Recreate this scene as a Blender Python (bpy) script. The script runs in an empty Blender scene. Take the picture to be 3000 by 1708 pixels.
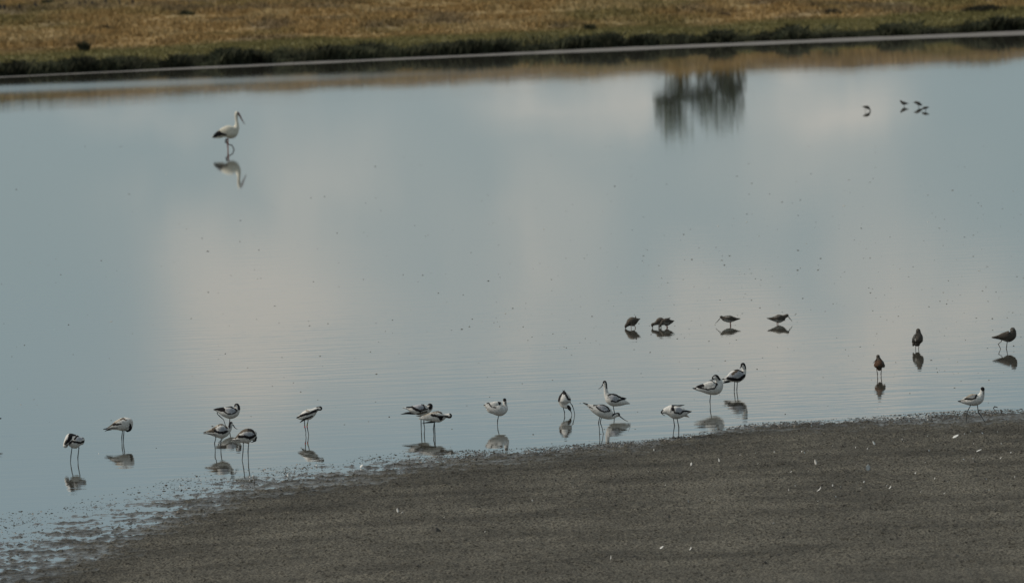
import bpy, math, random
import numpy as np
from mathutils import Vector, Matrix
random.seed(7)
rng = np.random.default_rng(11)
S = bpy.context.scene
COL = S.collection
# ------------------------------------------------------------------ camera
F = 24000.0                      # focal length in photo pixels (3000 px wide)
CAMH = 4.9
ROLL = math.radians(2.1)
PITCH = math.atan(1014 * math.cos(ROLL) / F)
X0 = Vector((1, 0, 0))
FW = Vector((0, math.cos(PITCH), -math.sin(PITCH)))
U0 = Vector((0, math.sin(PITCH), math.cos(PITCH)))
RT = X0 * math.cos(ROLL) - U0 * math.sin(ROLL)
UP = X0 * math.sin(ROLL) + U0 * math.cos(ROLL)
cam = bpy.data.cameras.new('camera')
camo = bpy.data.objects.new('camera', cam); COL.objects.link(camo)
m = Matrix((RT, UP, -FW)).transposed().to_4x4(); m.translation = Vector((0, 0, CAMH))
camo.matrix_world = m
cam.sensor_width = 36; cam.lens = F / 3000 * 36
cam.clip_start = 1; cam.clip_end = 9000
cam.dof.use_dof = True; cam.dof.focus_distance = 82; cam.dof.aperture_fstop = 7.5
S.camera = camo
def ray(px, py):
    d = FW + RT * ((px - 1500) / F) + UP * ((854 - py) / F)
    return d
def ground(px, py, z=0.0):
    d = ray(px, py); t = (z - CAMH) / d.z
    return Vector((d.x * t, d.y * t, z))
def hit(px, py, H, y0, y1, n=3000):
    d = ray(px, py)
    ys = np.linspace(y0, y1, n); xs = d.x / d.y * ys; zs = CAMH + d.z / d.y * ys
    hh = H(xs, ys)
    k = np.nonzero(zs <= hh)[0]
    i = k[0] if len(k) else int(np.argmin(zs - hh))
    return Vector((float(xs[i]), float(ys[i]), float(hh[i])))
# ------------------------------------------------------------------ light
SUN_EL, SUN_AZ = math.radians(42), math.radians(-90)   # azimuth from +Y (view), negative = left
SKY_STRENGTH = 0.10
S.view_settings.view_transform = 'Standard'
S.view_settings.look = 'None'
S.view_settings.gamma = 1.0
S.view_settings.use_curve_mapping = False
S.view_settings.exposure = -0.18
SUN_STRENGTH = 3.0
sl = bpy.data.lights.new('sun', 'SUN'); sl.energy = SUN_STRENGTH; sl.angle = math.radians(0.6); sl.color = (1, .93, .82)
so = bpy.data.objects.new('sun', sl); COL.objects.link(so)
sdir = Vector((math.sin(SUN_AZ) * math.cos(SUN_EL), math.cos(SUN_AZ) * math.cos(SUN_EL), math.sin(SUN_EL)))
so.rotation_euler = sdir.to_track_quat('Z', 'Y').to_euler(); so.location = sdir * 200
W = bpy.data.worlds.new('World'); S.world = W; W.use_nodes = True
nt = W.node_tree; nt.nodes.clear(); N = nt.nodes; L = nt.links
def wm(op, a, b=None, c=None):
    n = N.new('ShaderNodeMath'); n.operation = op
    for i, v in enumerate((a, b, c)):
        if v is None: continue
        if isinstance(v, (int, float)): n.inputs[i].default_value = v
        else: L.new(v, n.inputs[i])
    return n.outputs[0]
out = N.new('ShaderNodeOutputWorld'); bg = N.new('ShaderNodeBackground'); L.new(bg.outputs[0], out.inputs[0])
sky = N.new('ShaderNodeTexSky'); sky.sky_type = 'NISHITA'; sky.sun_disc = False
sky.sun_elevation = SUN_EL; sky.sun_rotation = SUN_AZ; sky.air_density = 1.0; sky.dust_density = 1.5; sky.ozone_density = 2.0
tc = N.new('ShaderNodeTexCoord'); sp = N.new('ShaderNodeSeparateXYZ'); L.new(tc.outputs['Generated'], sp.inputs[0])
dx, dy, dz = sp.outputs
ysafe = wm('MAXIMUM', dy, 0.05)
nzd = N.new('ShaderNodeTexNoise'); nzd.inputs['Scale'].default_value = 60; nzd.inputs['Detail'].default_value = 4; L.new(tc.outputs['Generated'], nzd.inputs['Vector'])
nf = wm('MULTIPLY', wm('SUBTRACT', nzd.outputs[0], 0.5), 0.022)
az = wm('ADD', wm('DIVIDE', dx, ysafe), nf); el = wm('ADD', wm('DIVIDE', dz, ysafe), nf)
# cloud banks low over the far horizon (photo px of their mirror image, half sizes, density)
CLOUDS = [(750, 1000, 260, 240, .9), (560, 690, 200, 120, .3), (900, 560, 220, 150, .25), (1150, 900, 260, 190, .4), (1620, 760, 240, 330, .5), (2520, 1060, 300, 160, .95),
          (2080, 1020, 240, 170, .55), (2950, 960, 200, 110, .5), (2390, 270, 190, 70, .9), (1770, 265, 170, 60, .7), (1480, 285, 110, 60, .55),
          (2350, 480, 260, 150, .45), (1000, 480, 200, 160, .25), (450, 300, 300, 50, .3), (2700, 760, 250, 130, .4), (1500, 1060, 300, 80, .35)]
mask = None
for (x, y, sx, sy, am) in CLOUDS:
    d = ray(x, y); a, e = d.x / d.y, -d.z / d.y
    g = wm('MULTIPLY', wm('EXPONENT', wm('MULTIPLY', wm('ADD', wm('POWER', wm('ABSOLUTE', wm('DIVIDE', wm('SUBTRACT', az, a), sx / F)), 2.0), wm('POWER', wm('ABSOLUTE', wm('DIVIDE', wm('SUBTRACT', el, e), sy / F)), 2.0)), -0.7)), am)
    mask = g if mask is None else wm('ADD', mask, g)
front = wm('GREATER_THAN', dy, 0.05)
cmb = N.new('ShaderNodeCombineXYZ'); L.new(wm('MULTIPLY', az, 75.0), cmb.inputs[0]); L.new(wm('MULTIPLY', el, 38.0), cmb.inputs[1])
nzc = N.new('ShaderNodeTexNoise'); nzc.inputs['Scale'].default_value = 1.0; nzc.inputs['Detail'].default_value = 5; L.new(cmb.outputs[0], nzc.inputs['Vector'])
mask = wm('MULTIPLY', wm('MULTIPLY', mask, front), wm('MULTIPLY_ADD', nzc.outputs[0], 1.8, 0.12))
mp = N.new('ShaderNodeMapping'); mp.inputs['Scale'].default_value = (3, 3, 9); L.new(tc.outputs['Generated'], mp.inputs[0])
nz = N.new('ShaderNodeTexNoise'); nz.inputs['Scale'].default_value = 1.6; nz.inputs['Detail'].default_value = 6; L.new(mp.outputs[0], nz.inputs['Vector'])
gen = N.new('ShaderNodeMapRange'); gen.inputs['From Min'].default_value = .42; gen.inputs['From Max'].default_value = .68; gen.interpolation_type = 'SMOOTHSTEP'
L.new(nz.outputs[0], gen.inputs[0])
hi = N.new('ShaderNodeMapRange'); hi.inputs['From Min'].default_value = .07; hi.inputs['From Max'].default_value = .2; L.new(dz, hi.inputs[0])
mask = wm('MINIMUM', wm('ADD', mask, wm('MULTIPLY', gen.outputs[0], hi.outputs[0])), 1.0)
veil = N.new('ShaderNodeMix'); veil.data_type = 'RGBA'; veil.inputs['Factor'].default_value = 0.72
VEIL = (3.2, 4.3, 4.75, 1); CLOUD = (5.75, 5.65, 5.2, 1)
L.new(sky.outputs[0], veil.inputs['A'])
vg = N.new('ShaderNodeMix'); vg.data_type = 'RGBA'; vr = N.new('ShaderNodeMapRange'); vr.inputs['From Min'].default_value = .03; vr.inputs['From Max'].default_value = .075; L.new(dz, vr.inputs[0]); L.new(vr.outputs[0], vg.inputs['Factor'])
vg.inputs['A'].default_value = VEIL; vg.inputs['B'].default_value = (3.15, 4.45, 5.2, 1); L.new(vg.outputs['Result'], veil.inputs['B'])
mx = N.new('ShaderNodeMix'); mx.data_type = 'RGBA'; L.new(mask, mx.inputs['Factor']); L.new(veil.outputs['Result'], mx.inputs['A']); mx.inputs['B'].default_value = CLOUD
L.new(mx.outputs['Result'], bg.inputs[0]); bg.inputs[1].default_value = SKY_STRENGTH
# ------------------------------------------------------------------ helpers
def vnoise(x, y, seed=0):
    xi = np.floor(x).astype(np.int64); yi = np.floor(y).astype(np.int64); xf = x - xi; yf = y - yi
    u = xf * xf * (3 - 2 * xf); v = yf * yf * (3 - 2 * yf)
    def h(a, b):
        n = (a * 374761393 + b * 668265263 + seed * 974634777) & 0xffffffff
        n = ((n ^ (n >> 13)) * 1274126177) & 0xffffffff
        n = n ^ (n >> 16)
        return (n & 0xffffff) / float(0xffffff)
    a = h(xi, yi); b = h(xi + 1, yi); c = h(xi, yi + 1); d = h(xi + 1, yi + 1)
    return (a + (b - a) * u) * (1 - v) + (c + (d - c) * u) * v - .5
def fbm(x, y, o=4, seed=0):
    r = 0; a = 1.
    for i in range(o):
        r = r + a * vnoise(x * 2 ** i, y * 2 ** i, seed + i * 17); a *= .5
    return r
def mesh_np(name, V, faces, mat, cols=None, parent=None, smooth=False):
    V = np.asarray(V, np.float32); Fc = np.asarray(faces, np.int32); k = Fc.shape[1]
    me = bpy.data.meshes.new(name)
    me.vertices.add(len(V)); me.vertices.foreach_set('co', V.ravel())
    me.loops.add(Fc.size); me.loops.foreach_set('vertex_index', Fc.ravel())
    me.polygons.add(len(Fc)); me.polygons.foreach_set('loop_start', np.arange(0, Fc.size, k, dtype=np.int32))
    me.polygons.foreach_set('use_smooth', np.full(len(Fc), smooth))
    if cols is not None:
        at = me.color_attributes.new('tint', 'FLOAT_COLOR', 'POINT')
        C4 = np.ones((len(V), 4), np.float32); C4[:, :3] = cols; at.data.foreach_set('color', C4.ravel())
    me.update(calc_edges=True); me.validate()
    if mat: me.materials.append(mat)
    o = bpy.data.objects.new(name, me); COL.objects.link(o)
    if parent: o.parent = parent
    return o
def tag(o, label=None, cat=None, group=None, kind=None):
    if label: o['label'] = label
    if cat: o['category'] = cat
    if group: o['group'] = group
    if kind: o['kind'] = kind
    return o
def mat(name, rough=.7, tint=True, color=(.5, .5, .5), bump=0, bscale=50, spec=.3, var=0.0, vscale=30):
    M = bpy.data.materials.new(name); M.use_nodes = True; n = M.node_tree.nodes; l = M.node_tree.links
    b = n['Principled BSDF']; b.inputs['Roughness'].default_value = rough; b.inputs['Specular IOR Level'].default_value = spec
    t = n.new('ShaderNodeTexCoord')
    if tint:
        a = n.new('ShaderNodeAttribute'); a.attribute_name = 'tint'; src = a.outputs['Color']
    else:
        r = n.new('ShaderNodeRGB'); r.outputs[0].default_value = (*color, 1); src = r.outputs[0]
    if var:
        z = n.new('ShaderNodeTexNoise'); z.inputs['Scale'].default_value = vscale; z.inputs['Detail'].default_value = 4; l.new(t.outputs['Object'], z.inputs['Vector'])
        mr = n.new('ShaderNodeMapRange'); mr.inputs['From Min'].default_value = .3; mr.inputs['From Max'].default_value = .7
        mr.inputs['To Min'].default_value = 1 - var; mr.inputs['To Max'].default_value = 1 + var * .6; l.new(z.outputs[0], mr.inputs[0])
        vm = n.new('ShaderNodeVectorMath'); vm.operation = 'SCALE'; l.new(src, vm.inputs[0]); l.new(mr.outputs[0], vm.inputs['Scale']); src = vm.outputs[0]
    l.new(src, b.inputs['Base Color'])
    if bump:
        z2 = n.new('ShaderNodeTexNoise'); z2.inputs['Scale'].default_value = bscale; z2.inputs['Detail'].default_value = 3; l.new(t.outputs['Object'], z2.inputs['Vector'])
        bp = n.new('ShaderNodeBump'); bp.inputs['Strength'].default_value = bump; bp.inputs['Distance'].default_value = .003; l.new(z2.outputs[0], bp.inputs['Height']); l.new(bp.outputs[0], b.inputs['Normal'])
    return M
M_plume = mat('plumage', .8, bump=.8, bscale=120, spec=.15, var=.30, vscale=75)
M_leg = mat('leg_skin', .5, tint=False, color=(.042, .047, .052), spec=.3, var=.2)
M_legd = mat('dark_leg_skin', .5, tint=False, color=(.06, .035, .03), spec=.3)
M_legr = mat('red_leg_skin', .5, tint=False, color=(.33, .10, .06), spec=.3)
M_bill = mat('bill_horn', .4, tint=False, color=(.02, .018, .018), spec=.4)
M_billr = mat('stork_bill', .45, tint=False, color=(.16, .055, .04), spec=.4)
M_eye = mat('eye', .15, tint=False, color=(.01, .008, .006), spec=.5)
M_red = mat('red_plastic', .5, tint=False, color=(.5, .05, .05))
M_yel = mat('yellow_plastic', .5, tint=False, color=(.3, .28, .06))
M_veg = mat('vegetation', .8, spec=.15, var=.25, vscale=3)
M_feather = mat('white_feather', .7, tint=False, color=(.6, .59, .56), spec=.2, var=.1, vscale=90)
M_wood = mat('weathered_wood', .85, tint=False, color=(.035, .032, .032), bump=.4, bscale=40, var=.3, vscale=20)
M_bark = mat('bark', .9, tint=False, color=(.07, .055, .04), bump=.5, bscale=20, var=.3, vscale=6)
M_clod = mat('mud_clod', .7, tint=True, spec=.3, var=.3, vscale=40)
# ------------------------------------------------------------------ near mud flat
WL = [(-900, 1640), (0, 1528), (150, 1508), (300, 1466), (600, 1403), (900, 1363), (1200, 1326), (1500, 1318), (1700, 1302), (1900, 1290), (2000, 1276), (2200, 1243), (2500, 1226), (2800, 1206), (3000, 1200), (3900, 1150)]
SLn = [(-900, 1900), (0, 1690), (350, 1610), (500, 1540), (650, 1488), (760, 1446), (900, 1425), (1100, 1394), (1300, 1356), (1500, 1342), (1700, 1324), (1900, 1306), (2000, 1290), (2200, 1262), (2500, 1246), (2700, 1236), (3000, 1214), (3900, 1166)]
wl = np.array([ground(*p)[:2] for p in WL]); sln = np.array([ground(*p)[:2] for p in SLn])
def Hmud(X, Y):
    X = np.asarray(X, float); Y = np.asarray(Y, float)
    Yw = np.interp(X, wl[:, 0], wl[:, 1]); Ys = np.interp(X, sln[:, 0], sln[:, 1])
    w = np.maximum(Yw - Ys, .8)
    t = (Yw - Y) / w
    base = np.where(t < 0, -.016 + (Y - Yw) * -.008, np.where(t < 1, -.013 + .020 * t, .007 + (Ys - Y) * .006))
    base = np.clip(base, -.5, .6)
    zone = np.exp(-((t - .55) / .75) ** 2)
    n = fbm(X * .35, Y * .2, 2, 3) * .010 + fbm(X * .9, Y * 2.6, 3, 5) * (.004 + .012 * zone) + fbm(X * 3, Y * 5, 2, 6) * .007 * zone + fbm(X * 17, Y * 9, 2, 9) * (.012 + .010 * zone)
    lump = np.maximum(0, vnoise(X * 26, Y * 19, 21) - .2) * .05 + np.maximum(0, vnoise(X * 7, Y * 5, 22) - .3) * .05
    return base + n + lump * np.clip((t + .4), .25, 1)
M_mud = bpy.data.materials.new('wet_mud'); M_mud.use_nodes = True
n = M_mud.node_tree.nodes; l = M_mud.node_tree.links; b = n['Principled BSDF']
geo = n.new('ShaderNodeNewGeometry'); spx = n.new('ShaderNodeSeparateXYZ'); l.new(geo.outputs['Position'], spx.inputs[0])
def nz_(scale, detail=4, vs=(1, 1, 1)):
    mpn = n.new('ShaderNodeMapping'); mpn.inputs['Scale'].default_value = vs; l.new(geo.outputs['Position'], mpn.inputs[0])
    z = n.new('ShaderNodeTexNoise'); z.inputs['Scale'].default_value = scale; z.inputs['Detail'].default_value = detail; l.new(mpn.outputs[0], z.inputs['Vector']); return z.outputs[0]
cr = n.new('ShaderNodeValToRGB'); l.new(nz_(55, 5, (1, .5, 1)), cr.inputs[0])
e = cr.color_ramp.elements; e[0].position = .36; e[0].color = (.014, .0115, .008, 1); e[1].position = .62; e[1].color = (.142, .128, .101, 1)
m2 = n.new('ShaderNodeMapRange'); m2.inputs['From Min'].default_value = .35; m2.inputs['From Max'].default_value = .65; m2.inputs['To Min'].default_value = .66; m2.inputs['To Max'].default_value = 1.18; l.new(nz_(.9, 4), m2.inputs[0])
wetc = n.new('ShaderNodeMapRange'); wetc.inputs['From Min'].default_value = .0; wetc.inputs['From Max'].default_value = .05; wetc.inputs['To Min'].default_value = .62; wetc.inputs['To Max'].default_value = 1; l.new(spx.outputs[2], wetc.inputs[0])
mm = n.new('ShaderNodeMath'); mm.operation = 'MULTIPLY'; l.new(m2.outputs[0], mm.inputs[0]); l.new(wetc.outputs[0], mm.inputs[1])
vs_ = n.new('ShaderNodeVectorMath'); vs_.operation = 'SCALE'; l.new(cr.outputs[0], vs_.inputs[0]); l.new(mm.outputs[0], vs_.inputs['Scale']); l.new(vs_.outputs[0], b.inputs['Base Color'])
wr = n.new('ShaderNodeMapRange'); wr.inputs['From Min'].default_value = .0; wr.inputs['From Max'].default_value = .018; wr.inputs['To Min'].default_value = .16; wr.inputs['To Max'].default_value = .9; l.new(spx.outputs[2], wr.inputs[0]); l.new(wr.outputs[0], b.inputs['Roughness'])
sw = n.new('ShaderNodeMapRange'); sw.inputs['From Min'].default_value = .0; sw.inputs['From Max'].default_value = .018; sw.inputs['To Min'].default_value = .5; sw.inputs['To Max'].default_value = .10; l.new(spx.outputs[2], sw.inputs[0]); l.new(sw.outputs[0], b.inputs['Specular IOR Level'])
bp = n.new('ShaderNodeBump'); bp.inputs['Strength'].default_value = .8; bp.inputs['Distance'].default_value = .006; l.new(nz_(60, 3), bp.inputs['Height']); l.new(bp.outputs[0], b.inputs['Normal'])
def grid(name, xs, ys, H, M, colf=None):
    Xg, Yg = np.meshgrid(xs, ys); Z = H(Xg, Yg); nx, ny = len(xs), len(ys)
    V = np.stack([Xg.ravel(), Yg.ravel(), Z.ravel()], 1)
    i = np.arange(nx * ny).reshape(ny, nx)
    Fq = np.stack([i[:-1, :-1].ravel(), i[:-1, 1:].ravel(), i[1:, 1:].ravel(), i[1:, :-1].ravel()], 1)
    c = None if colf is None else colf(Xg.ravel(), Yg.ravel())
    return mesh_np(name, V, Fq, M, c, smooth=True)
xs = np.concatenate([np.linspace(-60, -7.2, 60)[:-1], np.arange(-7.2, 7.2, .0185), np.linspace(7.2, 60, 60)])
ys = np.concatenate([np.linspace(-20, 61, 60)[:-1], np.arange(61, 86, .046), np.linspace(86, 110, 40)])
tag(grid('mud_flat', xs, ys, Hmud, M_mud), kind='structure')
# ------------------------------------------------------------------ water
M_wat = bpy.data.materials.new('lagoon_water'); M_wat.use_nodes = True
n = M_wat.node_tree.nodes; l = M_wat.node_tree.links; b = n['Principled BSDF']
b.inputs['Base Color'].default_value = (.075, .07, .055, 1); b.inputs['IOR'].default_value = 1.333; b.inputs['Roughness'].default_value = .022
geo = n.new('ShaderNodeNewGeometry'); spx = n.new('ShaderNodeSeparateXYZ'); l.new(geo.outputs['Position'], spx.inputs[0])
def mth(op, a, bb=None):
    q = n.new('ShaderNodeMath'); q.operation = op
    for i, v in enumerate((a, bb)):
        if v is None: continue
        if isinstance(v, (int, float)): q.inputs[i].default_value = v
        else: l.new(v, q.inputs[i])
    return q.outputs[0]
# wind-ruffled streak at the far left
ex = mth('POWER', mth('ABSOLUTE', mth('DIVIDE', mth('ADD', spx.outputs[0], 25), 17)), 2.0); ey = mth('POWER', mth('ABSOLUTE', mth('DIVIDE', mth('SUBTRACT', spx.outputs[1], 322), 11)), 2.0)
ruf = mth('EXPONENT', mth('MULTIPLY', mth('ADD', ex, ey), -1.0))
l.new(mth('ADD', mth('MULTIPLY', ruf, .11), .022), b.inputs['Roughness'])
r1 = nz_(1, 3, (1.1, 2.2, 1)); r2 = nz_(1, 2, (5, 16, 1)); pm = nz_(1, 2, (.10, .035, 1))
pmr = n.new('ShaderNodeMapRange'); pmr.inputs['From Min'].default_value = .4; pmr.inputs['From Max'].default_value = .65; pmr.inputs['To Min'].default_value = .25; pmr.inputs['To Max'].default_value = 1; l.new(pm, pmr.inputs[0])
bp = n.new('ShaderNodeBump'); bp.inputs['Distance'].default_value = .0042; l.new(mth('ADD', r1, mth('MULTIPLY', r2, .06)), bp.inputs['Height']); dfall = n.new('ShaderNodeMapRange'); dfall.inputs['From Min'].default_value = 85; dfall.inputs['From Max'].default_value = 170; dfall.inputs['To Min'].default_value = 1.0; dfall.inputs['To Max'].default_value = .22; l.new(spx.outputs[1], dfall.inputs[0])
l.new(mth('MULTIPLY', pmr.outputs[0], dfall.outputs[0]), bp.inputs['Strength']); l.new(bp.outputs[0], b.inputs['Normal'])
tag(mesh_np('water', [(-900, 30, 0), (900, 30, 0), (900, 520, 0), (-900, 520, 0)], [(0, 1, 2, 3)], M_wat), kind='structure')
# ------------------------------------------------------------------ far bank
FW_L = [(-1500, 300), (0, 228), (500, 205), (1000, 183), (1500, 161), (2000, 140), (2500, 120), (3000, 101), (4500, 45)]
fw = np.array([ground(*p)[:2] for p in FW_L]); fw = np.vstack([[-900, fw[0, 1] - 10], fw, [900, fw[-1, 1] + 10]])
def Hbank(X, Y):
    X = np.asarray(X, float); Y = np.asarray(Y, float)
    Yw = np.interp(X, fw[:, 0], fw[:, 1]) + fbm(X * .25, X * 0, 2, 4) * 1.0
    ws = np.interp(X, [-30, 30], [.8, 4.6]) * (1 + fbm(X * .5, X * 0, 3, 14) * .7)
    o = Y - Yw
    z = np.interp(o, [-40, 0], [-.8, 0]) * (o < 0) + (o >= 0) * np.where(o < ws, o * .020, np.minimum(.02 * ws + (o - ws) * .0272, 2.62))
    return z + (o > 4) * (fbm(X * .3, Y * .12, 3, 8) * .10) * np.clip((o - 4) / 12, 0, 1)
BROWN = np.array([.30, .195, .078]); GREEN = np.array([.17, .145, .055]); PALE = np.array([.36, .265, .13]); MUDC = np.array([.17, .155, .14]); DARK = np.array([.045, .047, .026])
def bankcol(X, Y, jit=0):
    Yw = np.interp(X, fw[:, 0], fw[:, 1]); o = Y - Yw; ws = np.interp(X, [-30, 30], [1.0, 5.0])
    k = np.clip((o - 26 - fbm(X * .12, Y * .05, 2, 31) * 10) / 6, 0, 1)[:, None]
    c = GREEN * (1 - k) + BROWN * k
    g = np.clip(fbm(X * .22, Y * .07, 3, 41) * 1.6, 0, .75)[:, None]
    c = c * (1 - g) + GREEN * .9 * g
    p = np.clip(fbm(X * .5, Y * .15, 3, 51) * 2.0, 0, .7)[:, None] * k
    c = c * (1 - p) + PALE * p
    d = np.clip(fbm(X * .35, Y * .12, 3, 61) * 2.2 - .2, 0, .7)[:, None] * k
    c = c * (1 - d) + np.array([.15, .11, .065]) * d
    c = np.where((o < ws + .3)[:, None], MUDC, c)
    return c
M_bank = mat('bank_soil', .9, spec=.15, var=.22, vscale=1.2)
xs = np.concatenate([[-900, -500, -250, -120], np.arange(-60, 60, .4), [60, 120, 250, 500, 900]])
ys = np.concatenate([np.arange(335, 490, .5), np.arange(492, 600, 3), [620, 700, 900, 1500, 4000]])
tag(grid('far_bank', xs, ys, Hbank, M_bank, bankcol), kind='structure')
def blades(name, X, Y, Z, h, w, nb, cols, M, lean=.35, spread=.12, parent=None):
    n_ = len(X); X = np.repeat(X, nb); Y = np.repeat(Y, nb); Z = np.repeat(Z, nb); hh = np.repeat(h, nb) * rng.uniform(.55, 1.1, n_ * nb)
    c = np.repeat(cols, nb, 0) * rng.uniform(.8, 1.15, (n_ * nb, 1)); k = n_ * nb
    a = rng.uniform(0, 2 * np.pi, k); X = X + np.cos(a) * spread * rng.random(k); Y = Y + np.sin(a) * spread * rng.random(k)
    b_ = rng.uniform(0, np.pi, k); ww = w * rng.uniform(.6, 1.3, k)
    lx = rng.normal(0, lean, k) * hh; ly = rng.normal(0, lean, k) * hh
    P = np.empty((k, 4, 3)); ex, ey = np.cos(b_) * ww, np.sin(b_) * ww
    P[:, 0] = np.stack([X - ex, Y - ey, Z - .03], 1); P[:, 1] = np.stack([X + ex, Y + ey, Z - .03], 1)
    P[:, 2] = np.stack([X + ex * .8 + lx * .4, Y + ey * .8 + ly * .4, Z + hh * .6], 1); P[:, 3] = np.stack([X + lx, Y + ly, Z + hh], 1)
    Fq = np.arange(k * 4).reshape(k, 4)[:, [0, 1, 2, 3]]
    T = np.concatenate([Fq[:, [0, 1, 2]], Fq[:, [0, 2, 3]]])
    return mesh_np(name, P.reshape(-1, 3), T, M, np.repeat(c, 4, 0), parent)
# tall dry grass
def scatter_bank(nn, o0, o1, hx=34):
    X = rng.uniform(-hx, hx, nn); o = rng.uniform(o0, o1, nn); Y = np.interp(X, fw[:, 0], fw[:, 1]) + o
    return X, Y, o
X, Y, o = scatter_bank(76000, 22, 135, 40)
hh = np.clip(.20 + fbm(X * .4, Y * .2, 3, 71) * .35, .06, .55) * np.clip((o - 20) / 14, .2, 1)
g = tag(blades('dry_grass', X, Y, Hbank(X, Y), hh, .035, 4, bankcol(X, Y), M_veg), kind='stuff')
tag(g, 'brown dry grass covering the far bank', 'grass')
X, Y, o = scatter_bank(30000, 7, 30)
g = tag(blades('short_green_grass', X, Y, Hbank(X, Y), np.full(len(X), .09), .03, 3, bankcol(X, Y), M_veg), kind='stuff')
tag(g, 'short green grass strip behind the dark waterside weeds', 'grass')
nn = 26000; X = rng.uniform(-40, 40, nn); wsx = np.interp(X, [-30, 30], [1.0, 5.0]); o = wsx + rng.gamma(2.0, 1.1, nn)
clump = fbm(X * .9, o * .4, 3, 81); keep = (clump > -.6); X, o, clump = X[keep], o[keep], clump[keep]; wsx = wsx[keep]
Y = np.interp(X, fw[:, 0], fw[:, 1]) + o
hh = np.clip(.38 + clump * .8 - (o - wsx) * .03, .16, .75)
cc = DARK * (1 + np.clip(fbm(X * 1.5, Y * .5, 2, 91), -.5, .8)[:, None] * 1.1) + np.clip((o - wsx - 3) / 6, 0, 1)[:, None] * GREEN * .5
g = tag(blades('waterside_weeds', X, Y, Hbank(X, Y), hh, .035, 6, cc, M_veg, lean=.33, spread=.2), kind='stuff')
tag(g, 'dark green weeds fringing the far water edge', 'weeds')
def tussock(name, px, py, h, r, nb, col, label, cat='plant', group=None):
    p = hit(px, py, Hbank, 350, 520)
    k = nb; a = rng.uniform(0, 6.28, k); rr = r * np.sqrt(rng.random(k))
    X = np.cos(a) * rr; Y = np.sin(a) * rr; hh = h * (1.1 - .6 * (rr / r) ** 2)
    o = blades(name, X, Y, np.zeros(k), hh, .03, 4, np.tile(np.array(col), (k, 1)), M_veg, lean=.3, spread=.1)
    o.location = p; tag(o, label, cat, group); return o
tussock('dark_tussock', 247, 152, .52, .2, 60, DARK * .9, 'small dark green plant standing alone in the green strip on the left bank')
tussock('grass_tussock', 305, 92, .3, .55, 120, (.05, .04, .025), 'broad dark brown tussock in dry grass above the lone dark plant', 'tussock')
tussock('grass_tussock', 140, 13, .3, .35, 70, (.07, .065, .03), 'dark tussock near the leaning fence posts', 'tussock')
tussock('grass_tussock', 545, 45, .28, .4, 80, (.05, .05, .025), 'dull green tussock in the dry grass right of the fence posts', 'tussock')
tussock('grass_tussock', 2885, 34, .35, 1.1, 240, (.035, .032, .02), 'wide dark grass patch painted as the shaded step at the top right of the bank', 'tussock')  # near-black blades stand in for a shadowed step, shade put into their colour
tussock('grass_tussock', 2440, 42, .28, .45, 90, (.05, .042, .025), 'dark brown tussock between dry grass and green strip on the right', 'tussock')
tussock('grass_tussock', 2115, 50, .22, .45, 90, (.075, .055, .035), 'reddish brown tussock on the upper edge of the green strip right of centre', 'tussock')
tussock('grass_tussock', 1728, 88, .3, .25, 60, (.045, .045, .025), 'small dark tussock standing in the green strip near the middle', 'tussock')
# fence posts, leaning
posts = [(4, 20, 1.25), (13, 22, 1.2), (61, 21, 1.1), (109, 18, 1.4), (145, 10, .7), (199, 14, 1.0), (238, 13, 1.1), (251, 12, .9), (276, 14, 1.0), (314, 9, 1.2), (354, 7, 1.0), (393, 6, 1.0)]
ordn = ['first', 'second', 'third', 'fourth', 'fifth', 'sixth', 'seventh', 'eighth', 'ninth', 'tenth', 'eleventh', 'twelfth']
for i, (px, py, tk) in enumerate(posts):
    p = hit(px, py + 9, Hbank, 400, 520)
    r = .055 * tk; h = .33 + .03 * math.sin(i * 5); lean = -.42 + .1 * math.sin(i * 3.1) + (.3 if i in (1, 7) else 0)
    V = []; sg = 7
    for z, rr in ((-.2, 1), (.15, 1.04), (.3, .95), (h - .04, .9), (h, .6)):
        for k in range(sg):
            a = 2 * math.pi * k / sg; V.append((math.cos(a) * r * rr + lean * max(z, 0) + .02 * math.sin(z * 5), math.sin(a) * r * rr, z))
    Fq = [(q * sg + k, q * sg + (k + 1) % sg, (q + 1) * sg + (k + 1) % sg, (q + 1) * sg + k) for q in range(4) for k in range(sg)]
    o = mesh_np('fence_post', V, Fq, M_wood); o.location = p
    c = [4 * sg + k for k in range(sg)]
    tag(o, 'dark leaning wooden post, %s from the left in the row at the top left corner' % ordn[i], 'fence post', 'leaning posts along the top of the far bank')
# ------------------------------------------------------------------ trees beyond the bank (seen as reflection)
def tube(pts, rad, sg=6):
    V = []; Fq = []; pts = [Vector(p) for p in pts]
    for i, p in enumerate(pts):
        t = (pts[min(i + 1, len(pts) - 1)] - pts[max(i - 1, 0)]).normalized()
        a = t.cross(Vector((0, 1, 0.01))).normalized(); b_ = t.cross(a)
        for k in range(sg):
            an = 2 * math.pi * k / sg; V.append(p + (a * math.cos(an) + b_ * math.sin(an)) * rad[i])
        if i:
            for k in range(sg): Fq.append(((i - 1) * sg + k, (i - 1) * sg + (k + 1) % sg, i * sg + (k + 1) % sg, i * sg + k))
    n_ = len(pts)
    V.append(pts[0]); V.append(pts[-1]); c0, c1 = len(V) - 2, len(V) - 1
    for k in range(sg): Fq.append((c0, (k + 1) % sg, k, k)); Fq.append((c1, (n_ - 1) * sg + k, (n_ - 1) * sg + (k + 1) % sg, (n_ - 1) * sg + (k + 1) % sg))
    return [tuple(v) for v in V], Fq
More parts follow.
